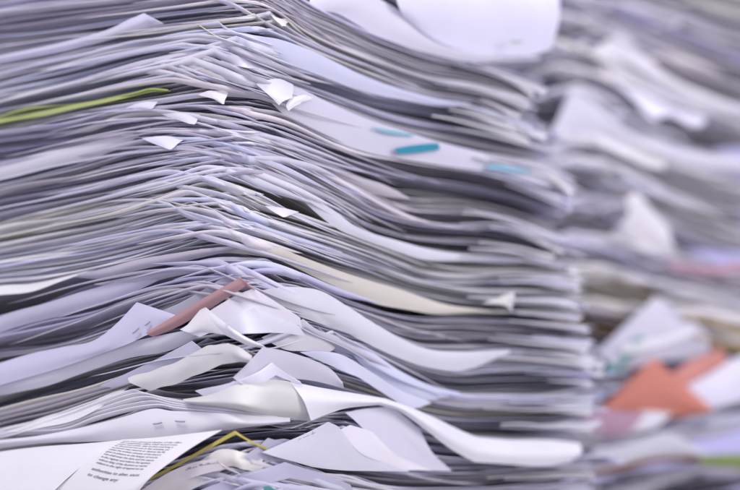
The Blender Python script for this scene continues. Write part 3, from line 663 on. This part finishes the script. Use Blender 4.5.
# index tabs
def tabp(pts, mat, label, off):
    o, Q = patch('index_tab', [[fp(x, y, off) for x, y in r] for r in pts], mat, n=(6, 12), parent=ROWS['j'][0], th=.0002); o['label'] = label
tabp([[(395,148.5),(410,145.8),(425,144),(438,143.2)], [(399,154),(413,153),(427,151.5),(440,149.6)]], 'cyan', 'bright blue index tab', 1.9)
tabp([[(371,127),(382,129),(395,131),(413,134.5)], [(377,130),(386,133),(398,135),(414,136.5)]], 'palecyan', 'pale blue index tab', 1.9)
tabp([[(486,165),(500,165),(516,167),(531,170)], [(490,169),(502,170),(516,172),(531,173)]], 'palecyan', 'pale blue index tab near the blurred end', 1.9)

# white page draped over the far right top of the near pile
dp = root_of('large blurred white page hanging over the top of the near pile, rounded right end', 'page', 'draped_page', at(480, 20, .14))
o, DQ = apron(None, 'white', [[(380,-60),(430,-62),(480,-62),(530,-60),(553,-58)], [(392,-20),(430,-18),(480,-16),(530,-14),(558,-12)], [(398,5),(430,12),(480,16),(530,18),(559,18)], [(404,18),(440,43),(485,53),(525,57),(551,49)]], name='sheet', seed=50, offs=[-6,3,5,2], wob=.0004, n=(30, 40)); reparent(o, dp)
# blurred printed marks on the draped page
patch('printed_mark', [[tuple(fp(x, y, 9.5)) for x, y in r] for r in [[(510,41),(514,40.5),(519,40.5),(523,41.5)], [(510,43),(514,43.5),(519,43.5),(523,43)]]], M['mark'], n=(4, 6), parent=dp)

# ------------------------------------------------------------------ the pile behind
bc = at(548, 200, .30)
BPile = Pile((bc[0], bc[1]), math.radians(62), math.radians(28), 548)
H = {}
H['0'] = [(500,-90),(548,-100),(600,-90),(660,-70),(740,-50),(780,-40)]
H['1'] = [(500,-30),(548,-42),(600,-32),(660,-8),(740,18),(780,30)]
H['2'] = [(500,0),(548,-16),(600,-8),(650,12),(700,33),(740,48),(780,60)]
H['3'] = [(500,22),(548,6),(575,10),(620,32),(660,52),(700,68),(740,82),(780,94)]
H['4'] = [(500,52),(548,34),(575,40),(620,62),(660,80),(700,96),(740,108),(780,118)]
H['5'] = [(500,72),(548,58),(575,60),(620,82),(655,95),(700,112),(740,124),(780,132)]
H['6'] = [(500,96),(548,90),(575,84),(605,112),(645,130),(690,142),(740,152),(780,158)]
H['7'] = [(500,130),(550,130),(595,136),(640,158),(680,170),(740,184),(780,192)]
H['8'] = [(500,165),(550,160),(590,158),(630,188),(680,210),(740,226),(780,234)]
H['9'] = [(500,215),(560,196),(610,205),(640,230),(690,255),(740,266),(780,272)]
H['10'] = [(500,240),(560,230),(620,242),(670,266),(740,284),(780,292)]
H['11'] = [(500,268),(570,260),(630,276),(690,298),(740,312),(780,318)]
H['12'] = [(500,300),(570,296),(620,305),(680,318),(740,332),(780,338)]
H['13'] = [(500,350),(570,340),(620,350),(680,352),(740,362),(780,366)]
H['14'] = [(500,410),(570,400),(620,402),(680,400),(740,392),(780,385)]
H['15'] = [(500,450),(570,440),(630,436),(690,425),(740,402),(780,385)]
H['16'] = [(500,480),(570,470),(630,462),(690,452),(740,440),(780,430)]
H['17'] = [(500,520),(570,505),(640,480),(700,474),(740,470),(780,468)]
H['18'] = [(500,600),(570,590),(640,570),(700,560),(740,560),(780,560)]
H['19'] = [(500,690),(740,640),(780,640)]
H['20'] = [(500,730),(740,700),(780,700)]
BD = [
 ('blurred report on top of the pile behind, cut by the top edge of the photo','0','1',7,['white','cream'],dict()),
 ('blurred pale report at the upper right corner of the photo','1','2',6,['cream','white'],dict(f1=.9)),
 ('blurred mauve white report of parallel sheets at upper right','2','3',7,['white','mauve'],dict()),
 ('blurred grey report under a dark diagonal gap at upper right','3','4',3,['white','grey'],dict(f1=.3)),
 ('blurred beige report between the dark diagonal gap and the white ledge','4','5',5,['white','cream'],dict(f0=.2)),
 ('blurred report with a bright ledge above the dark hollow of the pile behind','5','6',3,['bright','white'],dict(f1=.25)),
 ('blurred report in the shade of the bright ledge, pile behind','6','7',4,['mauve','white'],dict(f0=.15)),
 ('blurred pale report with a broad smooth face at the middle of the right edge','7','8',5,['white','cream'],dict(f1=.9)),
 ('blurred report above the purple hollow at the right edge','8','9',3,['bright','white'],dict(f1=.25)),
 ('blurred purple grey report just under the hollow at the right edge','9','10',4,['mauve','white'],dict()),
 ('blurred grey report with pinkish sheets at the right edge','10','11',5,['mauve','white','white'],dict()),
 ('blurred report with yellowish white sheets above the tan folder','11','12',5,['cream','white','tan'],dict()),
 ('blurred report behind the orange card, lower right','12','13',6,['white','cool','tan'],dict()),
 ('blurred white report hidden mostly by the orange card','13','14',8,['white','cool'],dict()),
 ('blurred purple shaded report rising to the right under the orange card','14','15',6,['cool','mauve'],dict(f1=.8)),
 ('blurred white report in the lower right between the orange card and the green strip','15','16',6,['white','cool'],dict(f1=.7)),
 ('blurred brownish report at the bottom right corner','16','17',4,['mauve','grey'],dict(f0=.4)),
 ('blurred lowest report of the pile behind, cut off by the bottom edge','17','18',9,['mauve','grey'],dict()),
 ('report under the frame carrying the pile behind','18','19',10,['mauve','grey'],dict()),
 ('report lying on the table as the base of the pile behind','19','20',10,['mauve','grey'],dict()),
]
for i, (lab, t, b_, n_, mats, kw) in enumerate(BD):
    o_ = dict(x0=470, x1=775, ja=.014, jb=.014, rot=3, wob=.0012, dw=.0014, curl=.003, seed=300+i, th=.0006); o_.update(kw)
    n_ = int(n_*1.7)
    root, rows = document(BPile, lab, H[t], H[b_], n_, 548, None, mats=mats, **o_)
    ROWS['h'+t] = (root, rows)

def bpatch(label, mat, rows, name, cat, wob=.0006, n=(16, 24), th=.0005, seed=70):
    RNG.seed(seed)
    o, Q = patch(name, rows, mat, n=n, th=th, wob=wob); tag(o, label, cat); return o
def by(px, py, off): return fp(px, py, off, BPile)
def bp_(rows, offs): return [[by(x, y, o) for x, y in r] for r, o in zip(rows, offs)]
bpatch('blurred white sheet corner standing up beside the top end of the near pile', 'white', bp_([[(548,140),(561,112),(574,84),(592,94),(612,112),(640,132),(690,150),(760,162)], [(550,152),(566,132),(582,116),(602,122),(622,136),(646,150),(692,162),(762,170)], [(552,160),(572,150),(590,146),(610,150),(630,158),(652,166),(694,174),(764,178)]], [7,7,2]), 'loose_sheet', 'paper sheet', seed=71, n=(14,50))
bpatch('blurred pale sheet corner peaking in the upper part of the pile behind', 'white', bp_([[(590,50),(606,42),(621,33),(640,52),(665,72),(700,92),(760,112)], [(600,62),(612,60),(627,58),(646,72),(671,86),(704,100),(762,118)], [(604,78),(616,80),(630,84),(650,92),(675,100),(705,110),(764,122)]], [5,5,1]), 'loose_sheet', 'paper sheet', seed=72, n=(14,50))
bpatch('blurred white ledge sheet with two bright hanging tips above the dark hollow', 'white', bp_([[(615,82),(632,90),(650,96),(668,106),(690,114),(705,118)], [(625,92),(640,102),(652,108),(668,110),(686,120),(704,122)], [(638,104),(646,114),(655,118),(670,114),(692,126),(704,125)]], [8,11,12]), 'loose_sheet', 'paper sheet', seed=73)
bpatch('blurred narrow bright strip slanting down in the middle of the pile behind', 'bright', bp_([[(595,136),(610,142),(630,151),(648,160),(665,164)], [(597,142),(611,149),(630,159),(648,168),(664,170)]], [12,13]), 'loose_sheet', 'paper sheet', seed=74)
bpatch('blurred light sheet folding down left of the purple hollow', 'white', bp_([[(626,196),(636,192),(650,208),(668,228)], [(628,215),(640,216),(655,232),(675,250)], [(610,235),(636,242),(660,256),(690,264)]], [5,6,2]), 'loose_sheet', 'paper sheet', seed=77)
bpatch('blurred pink sheet edge at the right edge of the photo', 'lilac', bp_([[(668,262),(700,266),(745,262),(775,262)], [(672,270),(702,274),(745,272),(775,272)]], [10,9]), 'loose_sheet', 'coloured sheet', seed=78)

for sd, (key, nt, mats, spread) in enumerate([('1',2,['cream','white'],(30,150)),('2',3,['white','mauve'],(10,140)),('3',5,['white','bright','mauve'],(5,120)),('4',4,['white','cream'],(10,110)),('5',4,['bright','white'],(10,130)),
    ('6',4,['white','cool'],(0,80)),('7',5,['white','bright','cream'],(0,120)),('8',5,['white','cool','bright'],(0,110)),('9',4,['mauve','white'],(0,90)),('10',5,['white','mauve','bright'],(0,120)),
    ('11',5,['bright','cream','white'],(10,140)),('12',4,['cream','white'],(10,120)),('14',4,['cool','white'],(20,120)),('15',4,['cool','mauve'],(30,140)),('17',4,['mauve','grey'],(30,150))]):
    ridge_tips(key, nt, mats, spread, h=(5, 11), amp=(2, 8), xl=(25, 60), xr=(50, 130), off=(3, 8), c0=548, seed=700+sd, pile=BPile, D_=H, th=.0005)

# heap of loose coloured papers at the lower right
bpatch('blurred grey sheet peaking above the orange card', 'grey', bp_([[(596,352),(626,325),(655,297),(672,305),(690,318),(708,335)], [(608,362),(634,346),(658,328),(674,332),(692,338),(709,344)], [(620,372),(640,367),(660,360),(676,358),(692,356),(710,352)]], [16,18,15]), 'loose_sheet', 'paper sheet', seed=80)
bpatch('blurred bright white strip of paper across the grey peaked sheet', 'bright', bp_([[(620,348),(645,340),(668,334),(692,329)], [(624,355),(648,348),(672,341),(694,334)]], [20,21]), 'loose_sheet', 'paper sheet', seed=81)
bpatch('blurred teal card corner between the near pile and the orange card', 'teal', bp_([[(604,350),(618,346),(632,340),(644,338)], [(606,362),(618,358),(630,352),(640,348)], [(608,376),(616,372),(624,366),(630,360)]], [18,19,18]), 'coloured_card', 'card', seed=83)
bpatch('blurred orange triangular card with its corner up at the lower right', 'orange', bp_([[(598,410),(626,384),(654,357),(684,384),(714,411)], [(606,412),(630,397),(655,386),(680,397),(706,412)], [(614,414),(634,415),(656,416),(678,416),(698,415)]], [22,24,20]), 'coloured_card', 'card', seed=84)
bpatch('blurred salmon strip of card slanting up right of the orange card', 'salmon', bp_([[(664,380),(682,366),(704,354),(722,348)], [(672,390),(690,378),(710,366),(728,360)], [(680,396),(698,384),(716,372),(732,366)]], [14,15,13]), 'coloured_card', 'card', seed=85)
bpatch('blurred white sheet tilted beside the salmon strip at the right edge', 'white', bp_([[(684,388),(706,376),(735,358),(770,345)], [(694,400),(716,390),(742,376),(775,365)], [(704,412),(724,404),(748,396),(775,388)]], [17,18,16]), 'loose_sheet', 'paper sheet', seed=86)
bpatch('blurred pink sheet below left of the orange card', 'lilac', bp_([[(588,408),(608,410),(628,412),(646,413)], [(584,422),(604,424),(622,425),(636,424)], [(582,434),(600,436),(615,436),(628,434)]], [25,26,24]), 'loose_sheet', 'coloured sheet', seed=87)
bpatch('small blurred white triangle of paper right below the orange card', 'bright', bp_([[(640,412),(655,412),(672,414)], [(632,424),(648,424),(664,421)], [(624,434),(640,432),(654,429)]], [25,26,25]), 'loose_sheet', 'paper sheet', seed=88)
bpatch('blurred white sheet with a stepped corner under the pink sheet', 'cool', bp_([[(592,450),(622,444),(655,433),(668,431),(685,440),(705,452)], [(592,460),(624,456),(656,446),(672,444),(688,450),(706,456)], [(592,470),(624,466),(656,458),(676,456),(690,456),(706,459)]], [24,26,24]), 'loose_sheet', 'paper sheet', seed=89)
bpatch('blurred brown orange edge of a folder near the bottom right', 'brown', bp_([[(590,470),(625,464),(660,458),(700,456)], [(590,475),(625,470),(660,463),(700,461)]], [28,27]), 'folder', 'folder', seed=90)
bpatch('blurred green strip of card at the bottom right corner', 'olive', bp_([[(700,457),(722,454),(750,453),(775,453)], [(700,462),(722,462),(750,464),(775,465)], [(702,466),(722,467),(750,469),(775,470)]], [26,27,25]), 'coloured_card', 'card', seed=91)
bpatch('blurred tan folder edge at the right above the salmon strip', 'tan', bp_([[(682,314),(700,318),(735,328),(775,336)], [(684,319),(702,323),(735,334),(775,342)]], [20,19]), 'folder', 'folder', seed=92)
bpatch('second blurred tan folder edge, just above the salmon strip', 'tan', bp_([[(694,334),(715,338),(740,343),(775,348)], [(694,338),(715,342),(740,348),(775,353)]], [20,19]), 'folder', 'folder', seed=93)
bpatch('blurred white sheet between the two tan folder edges', 'bright', bp_([[(676,305),(705,308),(740,316),(775,322)], [(678,311),(706,315),(740,324),(775,331)]], [22,21]), 'loose_sheet', 'paper sheet', seed=94)

# the table the piles stand on (below the frame)
zt = min(float(P[..., 2].min()) for k in ROWS for P in ROWS[k][1])-.003
bpy.ops.mesh.primitive_plane_add(size=3, location=(0, .4, zt)); tb = bpy.context.object; tb.name = 'table_top'; tb['kind'] = 'structure'
tb.data.materials.append(plain('table_laminate', (.42, .39, .40), .5))

# ------------------------------------------------------------------ lights, world, camera
w = bpy.data.worlds.new('World'); scene.world = w; w.use_nodes = True
bg = w.node_tree.nodes['Background']; bg.inputs[0].default_value = (0.57, 0.54, 0.93, 1); bg.inputs[1].default_value = 0.95

def area(name, loc, target, size, power, col):
    l = bpy.data.lights.new(name, 'AREA'); l.energy = power; l.size = size; l.color = col; l.shape = 'SQUARE'
    o = bpy.data.objects.new(name, l); C.objects.link(o); o.location = loc
    o.rotation_euler = (Vector(target)-Vector(loc)).to_track_quat('-Z', 'Y').to_euler()
    return o
area('key_lamp', (-0.55, -0.85, 1.25), (0, 0.05, 0.13), 0.35, 17, (1.0, 0.96, 0.85))
area('side_lamp', (1.35, -0.55, 0.55), (0.15, 0.25, 0.15), 0.9, 16, (1.0, 0.965, 0.87))
area('front_lamp', (0.1, -1.6, 0.25), (0, 0.1, 0.13), 1.2, 10, (1.0, 0.97, 0.89))

cd = bpy.data.cameras.new('camera'); cam = bpy.data.objects.new('camera', cd); C.objects.link(cam)
cam.location = CAM; cam.rotation_euler = (math.radians(90)+TH, 0, 0)
cd.sensor_width = 36; cd.lens = 36/SPAN; cd.clip_start = 0.01; cd.clip_end = 50
cd.dof.use_dof = True; cd.dof.focus_distance = 0.645; cd.dof.aperture_fstop = 7.0
scene.camera = cam
scene.cycles.max_bounces = 10; scene.cycles.diffuse_bounces = 7
scene.view_settings.view_transform = 'Standard'; scene.view_settings.look = 'None'
scene.view_settings.exposure = 0; scene.view_settings.gamma = 1
